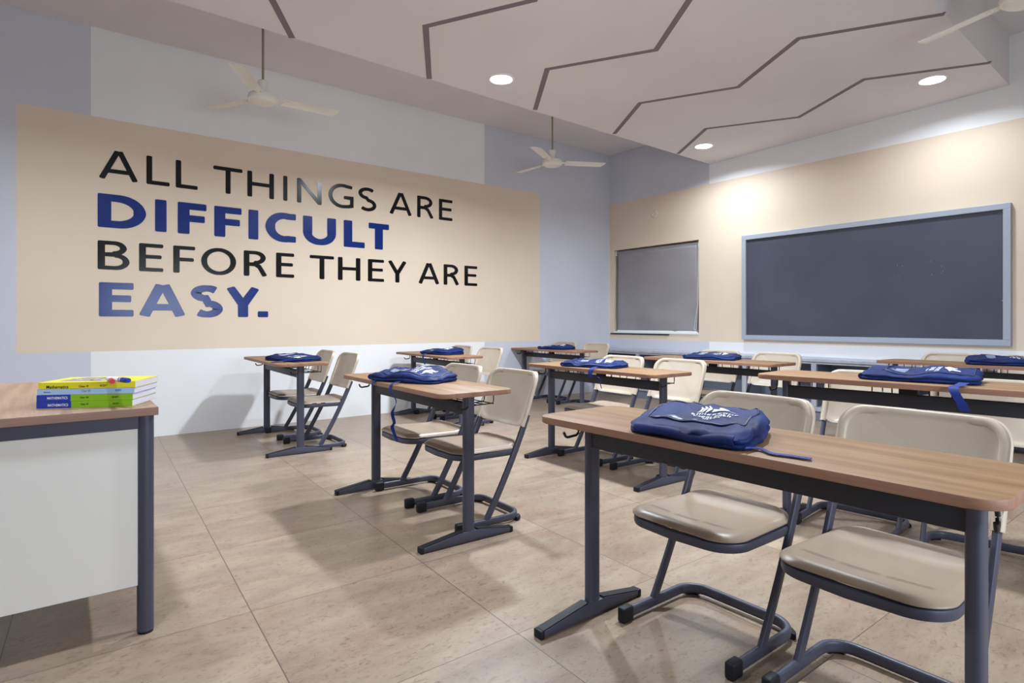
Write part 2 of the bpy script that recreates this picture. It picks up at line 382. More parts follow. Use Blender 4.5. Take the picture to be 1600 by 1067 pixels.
for s in (1, -1): bm = NB(); box(bm, -0.005, 0.045, s * (hw + 0.028) - 0.008, s * (hw + 0.028) + 0.008, ht - 0.03, ht + 0.045); obj('bracket', bm, 'rim', t)
bm = NB(); sweep(bm, fillet([(0.0, -hw - .012, ht), (-.012, -hw - .016, 0.35), (-.02, -hw + .03, 0.03), (-.022, -hw - .004, 0.03), (-.010, -hw - .024, 0.4), (0.0, -hw - .024, ht)], 0.02), 0.0025, 0.0025, n=6)
obj('pull_cord', bm, 'rim', t, 60)

# small round blanking cap on the cream wall
bm = NB(); lathe(bm, [(0.052, 0), (0.052, 0.008), (0.044, 0.012), (0.03, 0.012), (0.026, 0.008)], 28)
o = obj('junction_cap', bm, 'cream', None, 40); o.location = (XB - 0.0005, 5.10, 2.44); o.rotation_euler = (0, math.radians(-90), 0)
o['label'] = 'small round cream blanking cap high on the wall above the blind'; o['category'] = 'wall cap'

# dropped ceiling panel with zigzag grooves
PL, PR = 4.19, 1.30
corn = [(XF, 3.99), (XB, 4.25), (XB, 1.371), (XF, 1.08)]
bm = NB(); lo = [bm.verts.new((x, y, panel_z(y))) for x, y in corn]; hi = [bm.verts.new((x, y, ZC)) for x, y in corn]
bm.faces.new(lo); bm.faces.new(hi[::-1])
for i in range(4): bm.faces.new((lo[i], hi[i], hi[(i + 1) % 4], lo[(i + 1) % 4]))
bmesh.ops.recalc_face_normals(bm, faces=bm.faces)
panel = struct('trim_1', bm, 'ceil')
def groove(pts, wd=0.042):
    P = [Vector((x, y, 0)) for x, y in pts]; bm = NB(); L_, R_ = [], []
    for i, p in enumerate(P):
        ds = []
        if i > 0: ds.append((p - P[i - 1]).normalized())
        if i < len(P) - 1: ds.append((P[i + 1] - p).normalized())
        t_ = sum(ds, Vector()).normalized(); n_ = Vector((-t_.y, t_.x, 0)); k = wd / 2 / max(0.3, n_.dot(Vector((-ds[0].y, ds[0].x, 0))))
        for lst, s in ((L_, 1), (R_, -1)):
            q = p + n_ * k * s; lst.append((q.x, q.y, panel_z(q.y)))
    for i in range(len(P) - 1):
        top = [L_[i], L_[i + 1], R_[i + 1], R_[i]]
        a = [bm.verts.new((x, y, z - 0.002)) for x, y, z in top]; b = [bm.verts.new((x, y, z + 0.004)) for x, y, z in top]
        bm.faces.new(a); bm.faces.new(b[::-1])
        for j in range(4): bm.faces.new((a[j], b[j], b[(j + 1) % 4], a[(j + 1) % 4]))
    bmesh.ops.recalc_face_normals(bm, faces=bm.faces)
    return obj('groove', bm, 'groove', panel)
GR = [[(2.355, 4.13), (1.933, 3.437), (2.314, 2.771), (1.95, 2.12), (2.36, 1.25)],
      [(3.466, 4.14), (3.005, 3.444), (3.437, 2.742), (3.0, 2.08), (3.43, 1.28)],
      [(4.556, 4.17), (4.126, 3.469), (4.524, 2.755), (4.112, 2.039), (4.563, 1.31)],
      [(5.675, 4.21), (5.198, 3.519), (5.649, 2.80), (5.229, 2.056), (5.699, 1.34)]]
for g in GR: groove(g)
for k in (1, 2, 3): groove([(x - 1.08 * k, y - 0.02 * k) for x, y in GR[0]])

# ================================================================== CEILING LIGHTS
LP = [(5.66, 3.86), (5.69, 1.72), (2.82, 3.79), (2.80, 1.72), (-0.05, 3.79), (-0.05, 1.72)]
LL = ['round ceiling downlight above the window end of the board wall', 'round ceiling downlight glowing above the blackboard',
      'round ceiling downlight between two zigzag grooves, nearest the lettered wall', 'round ceiling downlight above the near desks, out of view',
      'round ceiling downlight above the books table, out of view', 'round ceiling downlight overhead, out of view']
for (x, y), lab, kk_ in zip(LP, LL, LAMP_K):
    z = panel_z(y)
    t = thing('ceiling_downlight', lab, 'ceiling light', (x, y, z), 0, 'round downlights in the dropped ceiling')
    bm = NB(); lathe(bm, [(0.086, -0.002), (0.090, -0.010), (0.100, -0.010), (0.106, -0.004), (0.106, 0.004), (0.086, 0.004)], 32); obj('rim', bm, 'rim', t, 40)
    bm = NB(); lathe(bm, [(0.02, -0.014), (0.07, -0.013), (0.086, -0.008), (0.088, -0.002)], 32); obj('diffuser', bm, 'glow', t, 40)
    ld = bpy.data.lights.new('downlight_lamp', 'AREA'); ld.shape = 'DISK'; ld.size = 0.17; ld.energy = LAMP_W * kk_; ld.color = LAMP_COL; ld.spread = math.radians(LAMP_SPREAD)
    lo_ = bpy.data.objects.new('downlight_lamp', ld); C.objects.link(lo_); lo_.parent = t; lo_.location = (0, 0, -0.02)

# ================================================================== CEILING FANS
def make_fan(loc, tip, label):
    t = thing('ceiling_fan', label, 'ceiling fan', loc, 0, 'white three-blade ceiling fans')
    hub_z = 0.0
    bm = NB(); lathe(bm, [(0.05, -0.045), (0.085, -0.040), (0.095, -0.028), (0.108, -0.022), (0.112, 0.0), (0.104, 0.022), (0.06, 0.035), (0.03, 0.040)], 32)
    obj('motor_housing', bm, 'fan', t, 35)
    bm = NB(); lathe(bm, [(0.028, 0.03), (0.026, 0.06), (0.034, 0.09), (0.040, 0.125), (0.030, 0.135), (0.012, 0.14)], 24); obj('canopy_cup', bm, 'fan', t, 35)
    H_ = ZC - loc[2]
    bm = NB(); sweep(bm, [(0, 0, 0.03), (0, 0, H_)], 0.0095, 0.0095, n=12); obj('downrod', bm, 'rod', t, 40)
    bm = NB(); lathe(bm, [(0.012, H_ - 0.10), (0.05, H_ - 0.06), (0.058, H_)], 24); obj('ceiling_cup', bm, 'fan', t, 40)
    a0 = math.radians(tip)
    for k in range(3):
        a = a0 + k * 2 * math.pi / 3; bm = NB(); R = 0.60; n = 14; rows = []
        for i in range(n + 1):
            s = i / n; r = 0.15 + (R - 0.15) * s; wd = 0.052 + 0.008 * s
            if i == n: wd *= 0.97
            tl = 0.20 - 0.05 * s
            row = []
            for j in range(7):
                v = -1 + 2 * j / 6; cv = (1 - v * v) * 0.006
                sk = (0.03 * (v > 0) * v if i == n else 0)
                row.append(Vector((r - sk, v * wd, v * wd * math.sin(tl) * -1 + cv)))
            rows.append(row)
        up = [[bm.verts.new(p + Vector((0, 0, 0.0015))) for p in r_] for r_ in rows]; dn = [[bm.verts.new(p - Vector((0, 0, 0.0015))) for p in r_] for r_ in rows]
        for i in range(n):
            for j in range(6):
                bm.faces.new((up[i][j], up[i + 1][j], up[i + 1][j + 1], up[i][j + 1])); bm.faces.new((dn[i][j], dn[i][j + 1], dn[i + 1][j + 1], dn[i + 1][j]))
            for j in (0, 6):
                bm.faces.new((up[i][j], dn[i][j], dn[i + 1][j], up[i + 1][j]))
        for i in (0, n):
            for j in range(6): bm.faces.new((up[i][j], up[i][j + 1], dn[i][j + 1], dn[i][j]))
        bmesh.ops.recalc_face_normals(bm, faces=bm.faces)
        bl = obj('blade', bm, 'fan', t, 40); bl.rotation_euler = (0, 0, a)
        bm = NB(); box(bm, 0.095, 0.20, -0.016, 0.016, -0.002, 0.006, bev=0.002)
        for sx in (0.165, 0.188): lathe(bm, [(0.006, -0.008), (0.006, 0.010)], 10, sx, 0, 0)
        ir = obj('blade_iron', bm, 'fan', bl)
    return t
make_fan((1.281, 4.852, 2.747), -1, 'white ceiling fan hanging over the lettered wall, the larger one at left')
make_fan((4.325, 4.870, 2.747), 332, 'white ceiling fan hanging near the corner of the two walls')
make_fan((4.333, 0.868, 2.83), 72, 'white ceiling fan cut off by the upper right edge of the photo')

# ================================================================== WALL LETTERING
q = thing('wall_quote', 'large black and blue motto lettering stuck on the cream wall panel', 'wall lettering', (0, YL, 0))
def ell(cx, cy, rx, ry, a0, a1, n=22):
    return [(cx + rx * math.cos(math.radians(a0 + (a1 - a0) * k / n)), cy + ry * math.sin(math.radians(a0 + (a1 - a0) * k / n))) for k in range(n + 1)]
def letter_strokes(ch, w, h, v, t):
    """strokes (points, closed) of a capital in a w x h box; v = upright thickness, t = level thickness"""
    a, b = v / 2, t / 2; R, T = w - a, h - b; m = w / 2
    if ch == 'I': return [([(m, 0), (m, h)], 0)]
    if ch == 'L': return [([(a, 0), (a, h)], 0), ([(a * .6, b), (w, b)], 0)]
    if ch == 'T': return [([(m, 0), (m, h - b)], 0), ([(0, T), (w, T)], 0)]
    if ch == 'H': return [([(a, 0), (a, h)], 0), ([(R, 0), (R, h)], 0), ([(a, h * .51), (R, h * .51)], 0)]
    if ch == 'E': return [([(a, 0), (a, h)], 0), ([(a * .6, T), (w, T)], 0), ([(a, h * .53), (w * .93, h * .53)], 0), ([(a * .6, b), (w, b)], 0)]
    if ch == 'F': return [([(a, 0), (a, h)], 0), ([(a * .6, T), (w, T)], 0), ([(a, h * .50), (w * .94, h * .50)], 0)]
    if ch == 'N': return [([(a, 0), (a, h)], 0), ([(R, 0), (R, h)], 0), ([(a * 1.1, h - b * .9), (R - a * .1, b * .9)], 0)]
    if ch == 'A': return [([(a * 1.05, 0), (m - a * .25, h)], 0), ([(m + a * .25, h), (w - a * 1.05, 0)], 0), ([(w * .22, h * .29), (w * .78, h * .29)], 0)]
    if ch == 'Y': return [([(m, 0), (m, h * .46)], 0), ([(a * 1.05, h), (m, h * .40)], 0), ([(w - a * 1.05, h), (m, h * .40)], 0)]
    if ch == 'U': return [([(a, h), (a, h * .42)] + ell(m, h * .42, m - a, h * .42 - b, 180, 360) + [(R, h * .42), (R, h)], 0)]
    if ch == 'O': return [(ell(m, h / 2, m - a, h / 2 - b, 0, 360, 48)[:-1], 1)]
    if ch == 'D': return [([(a, 0), (a, h)], 0), ([(a * .6, b), (w * .36, b)] + ell(w * .40, h / 2, R - w * .40, h / 2 - b, -84, 84) + [(w * .36, T), (a * .6, T)], 0)]
    if ch == 'C': return [(ell(w * .56, h / 2, w * .56 - a, h / 2 - b, 48, 312, 40)[0:0] + [(w - a * .35, h * .885)] + ell(w * .58, h / 2, w * .58 - a, h / 2 - b, 76, 284, 40) + [(w - a * .35, h * .115)], 0)]
    if ch == 'G': return [([(w - a * .75, h * .885)] + ell(w * .56, h / 2, w * .56 - a, h / 2 - b, 74, 272, 40) + [(w * .80, h * .045 + b * .7), (R, h * .13), (R, h * .45), (w * .60, h * .45)], 0)]
    if ch == 'S':
        return [(ell(m, h * .745, m - a * 1.0, h * .255 - b, 38, 262, 26) + ell(m, h * .265, m - a, h * .265 - b, 82, -142, 26), 0)]
    if ch == 'B': return [([(a, 0), (a, h)], 0), ([(a * .6, T), (w * .50, T)] + ell(w * .50, h * .755, R * .90 - w * .50, h * .245 - b, 84, -84) + [(w * .46, h * .53), (a, h * .53)], 0),
                          ([(w * .46, h * .53), (w * .54, h * .53)] + ell(w * .54, h * .265 + b * .3, R - w * .54, h * .265 - b * .7, 84, -84) + [(w * .50, b), (a * .6, b)], 0)]
    if ch == 'R': return [([(a, 0), (a, h)], 0), ([(a * .6, T), (w * .46, T)] + ell(w * .46, h * .735, R * .90 - w * .46, h * .265 - b, 84, -84) + [(w * .42, h * .47), (a, h * .47)], 0), ([(w * .46, h * .47), (w * .64, h * .38), (w - a * 1.05, 0)], 0)]
    if ch == '.': return [([(m, 0), (m, h)], 0)]
def smooth_path(pts, n=6):
    P = [Vector(p) for p in pts]; out = []
    for i in range(len(P) - 1):
        p0, p1, p2, p3 = P[max(i - 1, 0)], P[i], P[i + 1], P[min(i + 2, len(P) - 1)]
        for k in range(n):
            t = k / n; out.append(0.5 * ((2 * p1) + (p2 - p0) * t + (2 * p0 - 5 * p1 + 4 * p2 - p3) * t * t + (3 * p1 - p0 - 3 * p2 + p3) * t ** 3))
    out.append(P[-1]); return out
def stroke_letter(bm, ch, x0, x1, z0, z1, v, t, y):
    w_, h_ = x1 - x0, z1 - z0
    if ch in 'I.': v = w_
    lay = 0
    for pts, closed in letter_strokes(ch, w_, h_, v, t):
        P = [Vector((p[0], p[1], 0)) for p in pts]; N = len(P); L_, R_ = [], []; yy = y - 0.00012 * lay; lay += 1
        def half(d): return 0.5 * (v * abs(d.y) ** 1.2 + t * abs(d.x) ** 1.2) / max(1e-6, (abs(d.y) ** 1.2 + abs(d.x) ** 1.2))
        rad = 0.011
        if not closed:      # rounded stroke ends
            for e in (0, 1):
                a_, b_ = (P[0], P[1]) if e == 0 else (P[-1], P[-2]); d = (b_ - a_).normalized(); r_ = min(rad, half(d) * .95)
                new = [a_ + d * (r_ * (1 - math.cos(q_ * math.pi / 8))) for q_ in range(5)][0:5]
                rest = [p_ for p_ in (P[1:] if e == 0 else P[:-1]) if (p_ - a_).length > r_ * 1.05]
                if e == 0: P = new + rest
                else: P = rest + new[::-1]
            N = len(P)
        for i in range(N):
            p = P[i]; dirs = []
            if closed or i > 0: dirs.append((p - P[i - 1]))
            if closed or i < N - 1: dirs.append((P[(i + 1) % N] - p))
            dirs = [d.normalized() for d in dirs if d.length > 1e-7]
            tg = sum(dirs, Vector()).normalized(); nn = Vector((-tg.y, tg.x, 0)); hw_ = half(tg)
            mi_ = max(0.6, nn.dot(Vector((-dirs[0].y, dirs[0].x, 0))))
            if not closed:
                k0 = min(i, N - 1 - i); r_ = min(rad, hw_ * .95)
                if k0 < 5 and N >= 10: hw_ = hw_ - r_ * (1 - math.sin(k0 * math.pi / 8))
            L_.append(p + nn * hw_ / mi_); R_.append(p - nn * hw_ / mi_)
        F3 = lambda q_: bm.verts.new((x0 + min(max(q_.x, 0), w_), yy, z0 + min(max(q_.y, -0.0), h_)))
        Lv, Rv = [F3(q_) for q_ in L_], [F3(q_) for q_ in R_]
        for i in range(N if closed else N - 1):
            j = (i + 1) % N
            try: bm.faces.new((Lv[i], Rv[i], Rv[j], Lv[j]))
            except ValueError: pass
LINES = [
 (['ALL', 'THINGS', 'ARE'], 'ink', (0.043, 0.034), 2.416, 2.173, [(153.1,216.6),(228.7,265),(274.5,308.8),(333.3,378.8),(386.4,428),(442.5,449),(463.9,502.5),(513,552.7),(559.9,588),(607.9,643.8),(651.7,677.9),(685.8,706.8)], 'black'),
 (['DIFFICULT'], 'blue', (0.093, 0.060), 2.050, 1.772, [(152.5,228.4),(242.2,260.2),(277.6,322.6),(334.7,377.4),(388.1,403.6),(414.4,465),(473.3,525),(537,569.8),(575.9,607.6)], 'bold blue'),
 (['BEFORE', 'THEY', 'ARE'], 'ink', (0.050, 0.032), 1.662, 1.424, [(152.5,202.5),(217.2,255.1),(270.6,304.9),(314.1,369),(380.8,418.5),(431.3,459.6),(483.8,521.8),(527.9,563),(574.8,600),(605.2,636),(653,687),(693.1,718),(725.6,745.6)], 'black'),
 (['EASY.'], 'blue', (0.090, 0.056), 1.318, 1.036, [(154.5,208.7),(214.9,291.7),(297.8,348.5),(351,407.5),(402.7,419)], 'bold blue')]
for words, mm, (tv_, th_), zt, zb, spans, lab in LINES:
    si = 0
    for wd_ in words:
        bm = NB()
        for ch in wd_:
            p0, p1 = spans[si]; si += 1
            x0 = on_y(p0, 400, YL)[0]; x1 = on_y(p1, 400, YL)[0]; a, b = zb, zt
            if ch in 'OCGSU': a -= 0.004
            if ch in 'OCGS': b += 0.004
            if ch == '.': b = zb + 0.056
            stroke_letter(bm, ch, x0, x1, a, b, tv_, th_, -0.0020)
        r = bmesh.ops.extrude_face_region(bm, geom=list(bm.faces))
        bmesh.ops.translate(bm, vec=(0, 0.0017, 0), verts=[v for v in r['geom'] if isinstance(v, bmesh.types.BMVert)])
        bmesh.ops.recalc_face_normals(bm, faces=bm.faces)
        o = obj('word', bm, mm, q); o['label'] = lab + ' painted word ' + wd_

# ================================================================== BLACKBOARD
t = thing('blackboard', 'large slate grey blackboard in a pale grey frame on the cream wall', 'blackboard', (XB, 2.577, 0.787))
hw, hh = 1.225, 1.206
bm = NB(); box(bm, -0.022, -0.0005, -hw + .03, hw - .03, 0.03, hh - .03); obj('writing_surface', bm, 'board', t)
bm = NB(); fw = 0.052
for a in ((-hw, hw, 0, fw), (-hw, hw, hh - fw, hh), (-hw, -hw + fw, fw, hh - fw), (hw - fw, hw, fw, hh - fw)): box(bm, -0.045, -0.0005, a[0], a[1], a[2], a[3], bev=0.003)
obj('frame', bm, 'frame', t)
bm = NB()
for y, z in ((-0.62, 1.19), (0.28, 1.19), (-0.9, 0.02), (0.9, 1.19), (-1.2, 0.6)): lathe(bm, [(0.004, -0.0), (0.004, 0.002)], 8, 0, 0, 0)
bm.free()
bm = NB(); random.seed(4)
for k in range(16):
    y, z, s = ((random.uniform(-0.75, -0.35), random.uniform(0.62, 0.76), 0.004) if k < 8 else ((-1.165 + random.uniform(-.004, .004), random.uniform(0.38, 0.46), 0.004) if k < 12 else (random.uniform(-1, 0.8), 1.13, 0.003)))
    n = 7; quad_ = [(-0.0225, y + s * math.cos(6.283 * i / n) * random.uniform(.5, 1.2), z + s * math.sin(6.283 * i / n) * random.uniform(.5, 1.2)) for i in range(n)]
    bm.faces.new([bm.verts.new(p) for p in quad_])
o = obj('chalk_marks', bm, 'chalk', t); o['kind'] = 'stuff'

# ================================================================== LOW CABINET along the board wall
CXF = 6.0
stiles = [YL - 0.03, 5.09, 4.335, 3.58, 2.825, 2.07, 1.315, 0.56, -0.2]
t = thing('low_cabinet', 'low grey open-fronted storage cabinet running along the blackboard wall', 'cabinet', (CXF, 0, 0))
bm = NB(); box(bm, 0.02, XB - CXF - 0.002, stiles[-1], stiles[0], 0.0, 0.10); obj('plinth', bm, 'plinth', t)
bm = NB(); box(bm, -0.015, XB - CXF - 0.002, stiles[-1] - 0.03, stiles[0] + 0.02, 0.592, 0.622, bev=0.003); obj('countertop', bm, 'cab', t)
bm = NB(); box(bm, 0.0, XB - CXF - 0.002, stiles[-1], stiles[0], 0.10, 0.14); box(bm, 0.0, 0.03, stiles[-1], stiles[0], 0.57, 0.591)
for y in stiles: box(bm, 0.0, 0.03, y - 0.025, y + 0.025, 0.14, 0.57)
obj('face_frame', bm, 'cab', t)
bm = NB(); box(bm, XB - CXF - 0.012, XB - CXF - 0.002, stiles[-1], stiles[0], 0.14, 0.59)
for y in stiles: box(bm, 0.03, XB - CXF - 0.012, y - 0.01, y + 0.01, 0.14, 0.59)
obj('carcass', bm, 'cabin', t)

# ================================================================== DESK
DL, DW, DZ, PY, PX = 1.214, 0.388, 0.682, 0.525, 0.184
def make_desk(label):
    t = thing('school_desk', label, 'desk', (0, 0, 0), 0, 'two-seat classroom desks')
    bm = NB(); prism(bm, rrect(0, DW, -DL / 2, DL / 2, 0.055, 8), DZ - 0.021, DZ, bev=0.003, mi=0, mside=1)
    for f in bm.faces:
        if abs(f.normal.z) < 0.5: f.material_index = 1
    obj('tabletop', bm, ['wood', 'woodedge'], t, 35)
    for s in (-1, 1):
        y = s * PY
        bm = NB(); sweep(bm, [(PX, y, 0.035), (PX, y, DZ - 0.022)], 0.0165, 0.027, up=(1, 0, 0), n=20, sq=3.2)
        lg = obj('leg', bm, 'metal', t, 40)
        # T foot: side profile extruded
        prof = [(-0.048, 0.004), (0.408, 0.004), (0.414, 0.010), (0.414, 0.022), (0.24, 0.050), (0.13, 0.050), (-0.054, 0.024), (-0.054, 0.010)]
        bm = NB(); a = [bm.verts.new((x, y - 0.0175, z)) for x, z in prof]; b = [bm.verts.new((x, y + 0.0175, z)) for x, z in prof]
        bm.faces.new(a); bm.faces.new(b[::-1])
        for i in range(len(prof)): bm.faces.new((a[i], b[i], b[(i + 1) % len(prof)], a[(i + 1) % len(prof)]))
        bmesh.ops.recalc_face_normals(bm, faces=bm.faces)
        bmesh.ops.bevel(bm, geom=list(bm.edges), offset=0.003, segments=2, profile=0.5, affect='EDGES')
        ft = obj('foot', bm, 'metal', t, 40)
        bm = NB()
        for (xa, za, xb, zb_) in ((-0.050, 0.0275, 0.148, 0.0560), (0.222, 0.0560, 0.408, 0.0255)):
            p = [(xa, za - 0.006), (xb, zb_ - 0.006), (xb, zb_), (xa, za)]
            aa = [bm.verts.new((x, y - 0.0155, z)) for x, z in p]; bb = [bm.verts.new((x, y + 0.0155, z)) for x, z in p]
            bm.faces.new(aa); bm.faces.new(bb[::-1])
            for i in range(4): bm.faces.new((aa[i], bb[i], bb[(i + 1) % 4], aa[(i + 1) % 4]))
        box(bm, -0.062, -0.046, y - 0.0185, y + 0.0185, 0.0, 0.027, bev=0.003)
        box(bm, 0.402, 0.420, y - 0.0185, y + 0.0185, 0.0, 0.026, bev=0.003)
        bmesh.ops.recalc_face_normals(bm, faces=bm.faces)
        fc = obj('foot_cover', bm, 'black', ft, 40); fc['label'] = 'black ribbed plastic cover on the foot'
        # hook
        bm = NB(); yo = y + s * 0.036
        sweep(bm, fillet([(0.16, yo - s * .012, DZ - 0.024), (0.16, yo, DZ - 0.026), (0.158, yo + s * .004, DZ - 0.076), (0.108, yo + s * .012, DZ - 0.082), (0.098, yo + s * .013, DZ - 0.062)], 0.014, 5), 0.0046, 0.0046, n=8)
        obj('bag_hook', bm, 'wire', t, 60)
        bm = NB(); box(bm, 0.08, 0.30, y - 0.03, y + 0.03, DZ - 0.0235, DZ - 0.0205); obj('mounting_plate', bm, 'black', t)
    bm = NB(); box(bm, PX - 0.020, PX + 0.012, -PY + 0.012, PY - 0.012, DZ - 0.112, DZ - 0.057, bev=0.004); obj('crossbeam', bm, 'dark_metal', t, 40)
    bm = NB(); box(bm, PX - 0.018, PX + 0.010, -0.035, 0.035, DZ - 0.060, DZ - 0.0205, bev=0.002); obj('centre_bracket', bm, 'black', t)
    # wire book basket under the top
    bm = NB(); r = 0.0028
    for c in (-0.27, 0.27):
        for dy in (-0.2, -0.12, 0.12, 0.2):
            y = c + dy
            sweep(bm, fillet([(PX + 0.02, y, DZ - 0.0215), (PX + 0.022, y, DZ - 0.082), (DW - 0.03, y, DZ - 0.078), (DW - 0.03, y, DZ - 0.0215)], 0.01, 3), r, r, n=6)
        for x in (PX + 0.04, PX + 0.08, PX + 0.12, DW - 0.035): sweep(bm, [(x, c - 0.205, DZ - 0.080), (x, c + 0.205, DZ - 0.080)], r, r, n=6)
    obj('wire_basket', bm, 'wire', t, 60)
    return t
# ================================================================== CHAIR
HWB = 0.197
def back_x(z): return 0.155 + (z - 0.03) * 0.62 - 0.22 * (z - 0.03) ** 2 - 0.0   # upright line
def make_chair(label):
    t = thing('school_chair', label, 'chair', (0, 0, 0), 0, 'cream plastic classroom chairs')
    bm = NB(); L_ = 0.368
    path = fillet([(0.02, -HWB, 0.026), (L_, -HWB, 0.026), (L_, HWB, 0.026), (0.02, HWB, 0.026)], 0.075, 8)
    sweep(bm, path, 0.0105, 0.0175, n=14, sq=3.0); bf = obj('base_frame', bm, 'metal', t, 40)
    for s in (-1, 1):
        y = s * HWB
        bm = NB(); box(bm, -0.012, 0.040, y - 0.0155, y + 0.0155, 0.0, 0.050, bev=0.008, seg=3); obj('foot_cap', bm, 'black', bf, 50)
        bm = NB()
        cpath = fillet([(L_ - 0.09, y, 0.010), (L_ + 0.001, y, 0.010), (L_ + 0.001, y - s * 0.09, 0.010)], 0.075, 8)
        sweep(bm, cpath[2:-2], 0.0135, 0.010, n=10, sq=3.5); obj('corner_glide', bm, 'black', bf, 40)
        bm = NB(); zz = [0.034 + (0.52 - 0.034) * i / 14 for i in range(15)]
        sweep(bm, [(back_x(z), y, z) for z in zz], 0.0095, 0.017, up=(1, 0, 0), n=14, sq=2.8)
        obj('upright', bm, 'metal', t, 40)
    # seat frame: U tube under the seat
    bm = NB(); zs = 0.346; sh = HWB - 0.009
    xr = back_x(zs)
    path = fillet([(xr + 0.01, -sh + 0.004, zs - 0.004), (0.016, -sh + 0.001, zs), (0.016 - 0.016, 0, zs), (0.016, sh - 0.001, zs), (xr + 0.01, sh - 0.004, zs - 0.004)], 0.085, 12)
    sweep(bm, path, 0.0130, 0.0145, n=12, sq=3.8); obj('seat_frame', bm, 'metal', t, 40)
    # seat shell
    ol = []
    for x, y in rrect(0.006, 0.395, -0.199, 0.199, 0.075, 12):
        k = (x - 0.008) / 0.387
        bow = 0.014 * (1 - (y / 0.202) ** 2) * max(0, 1 - k * 3)
        side = 1.0 - 0.07 * max(0, (k - 0.45) / 0.55)
        ol.append((x - bow, y * side))
    def base_z(x, y):
        k = (x - 0.0) / 0.39
        return 0.374 - 0.006 * k + 0.010 * (math.cos((k - 0.62) * 6.2) * -0.5) * (1 - (y / 0.21) ** 2) - 0.003 * max(0, 0.22 - k) ** 2 / 0.05 + 0.016 * max(0, k - 0.8) / 0.2
    def zt(x, y, r): return base_z(x, y) + 0.008 - 0.014 * max(0, (r - 0.86) / 0.14) ** 2
    def zb(x, y, r): return min(max(base_z(x, y) - 0.008, 0.3605), zt(x, y, r) - 0.002)
    bm = NB(); pad(bm, ol, [0.15, 0.3, 0.45, 0.6, 0.72, 0.8, 0.86, 0.90, 0.94, 0.97, 0.99, 1.0], zt, zb); bmesh.ops.recalc_face_normals(bm, faces=bm.faces)
    st = obj('seat', bm, 'seatp', t, 60)
    bm = NB()   # two pressed lines near the front edge
    for xx in (0.062, 0.071):
        for a, b in ((-0.15, -0.06), (-0.045, 0.045), (0.06, 0.15)):
            pts = [(xx + 0.02 * (y / 0.15) ** 2, y) for y in [a + (b - a) * i / 8 for i in range(9)]]
            for (xa, ya), (xb, yb) in zip(pts, pts[1:]):
                quad(bm, [(xa, ya, zt(xa, ya, .5) + .0006), (xa + .0022, ya, zt(xa, ya, .5) + .0006), (xb + .0022, yb, zt(xb, yb, .5) + .0006), (xb, yb, zt(xb, yb, .5) + .0006)])
    obj('pressed_lines', bm, 'seatline', st)
    # backrest: rounded panel curved around the sitter, with thick rim
    bm = NB(); Wb = 0.212; Z0, Z1 = 0.470, 0.732
    ol = []
    for y, z in rrect(-Wb, Wb, Z0, Z1, 0.06, 10):
        if z < Z0 + 0.08: z = z - 0.022 * (1 - (y / Wb) ** 2)
        ol.append((y, z))
    def bx(y, z):
        k = abs(y) / Wb
        return back_x(z) + 0.016 - 0.030 * k ** 2.4 + 0.010 * max(0, (z - 0.69) / 0.06) ** 2
    cy = 0.0; cz = sum(p[1] for p in ol) / len(ol); n = len(ol); radii = [0.2, 0.4, 0.6, 0.75, 0.80, 0.84, 0.88, 0.91, 0.94, 0.97, 1.0]
    F_, B_ = [], []
    for r in radii:
        th = 0.0045 + 0.0055 * max(0, min(1, (r - 0.80) / 0.13)) ** 2
        rw, rb = [], []
        for (y, z) in ol:
            yy = y * r; z2 = cz + (z - cz) * r; x = bx(yy, z2); rw.append(bm.verts.new((x - th, yy, z2))); rb.append(bm.verts.new((x + th, yy, z2)))
        F_.append(rw); B_.append(rb)
    for S in (F_, B_):
        c = bm.verts.new((bx(0, cz) + (-.004 if S is F_ else .004), 0, cz))
        for j in range(n): bm.faces.new((c, S[0][j], S[0][(j + 1) % n]))
        for a, b in zip(S, S[1:]):
            for j in range(n): bm.faces.new((a[j], b[j], b[(j + 1) % n], a[(j + 1) % n]))
    for j in range(n): bm.faces.new((F_[-1][j], B_[-1][j], B_[-1][(j + 1) % n], F_[-1][(j + 1) % n]))
    bmesh.ops.recalc_face_normals(bm, faces=bm.faces)
    bk = obj('backrest', bm, 'shell', t, 60)
    bm = NB()   # rolled sleeve: up one side, over the top, down the other
    pts = []
    for y, z in [(-Wb + .012, 0.465), (-Wb + .012, Z1 - .012), (Wb - .012, Z1 - .012), (Wb - .012, 0.465)]: pts.append((0, y, z))
    pp = fillet(pts, 0.055, 10); dense = []
    for a, b in zip(pp, pp[1:]):
        m_ = max(1, int((b - a).length / 0.03))
        for k in range(m_): dense.append(a.lerp(b, k / m_))
    dense.append(pp[-1])
    sweep(bm, [(bx(p.y, p.z) - 0.002, p.y, p.z) for p in dense], 0.0150, 0.0110, up=(1, 0, 0), n=14, taper=None)
    obj('rolled_rim', bm, 'shell', bk, 60)
    return t
def copy_tree(o, parent=None):
    c = o.copy(); C.objects.link(c)
    if parent: c.parent = parent
    for ch in list(o.children): copy_tree(ch, c)
    return c

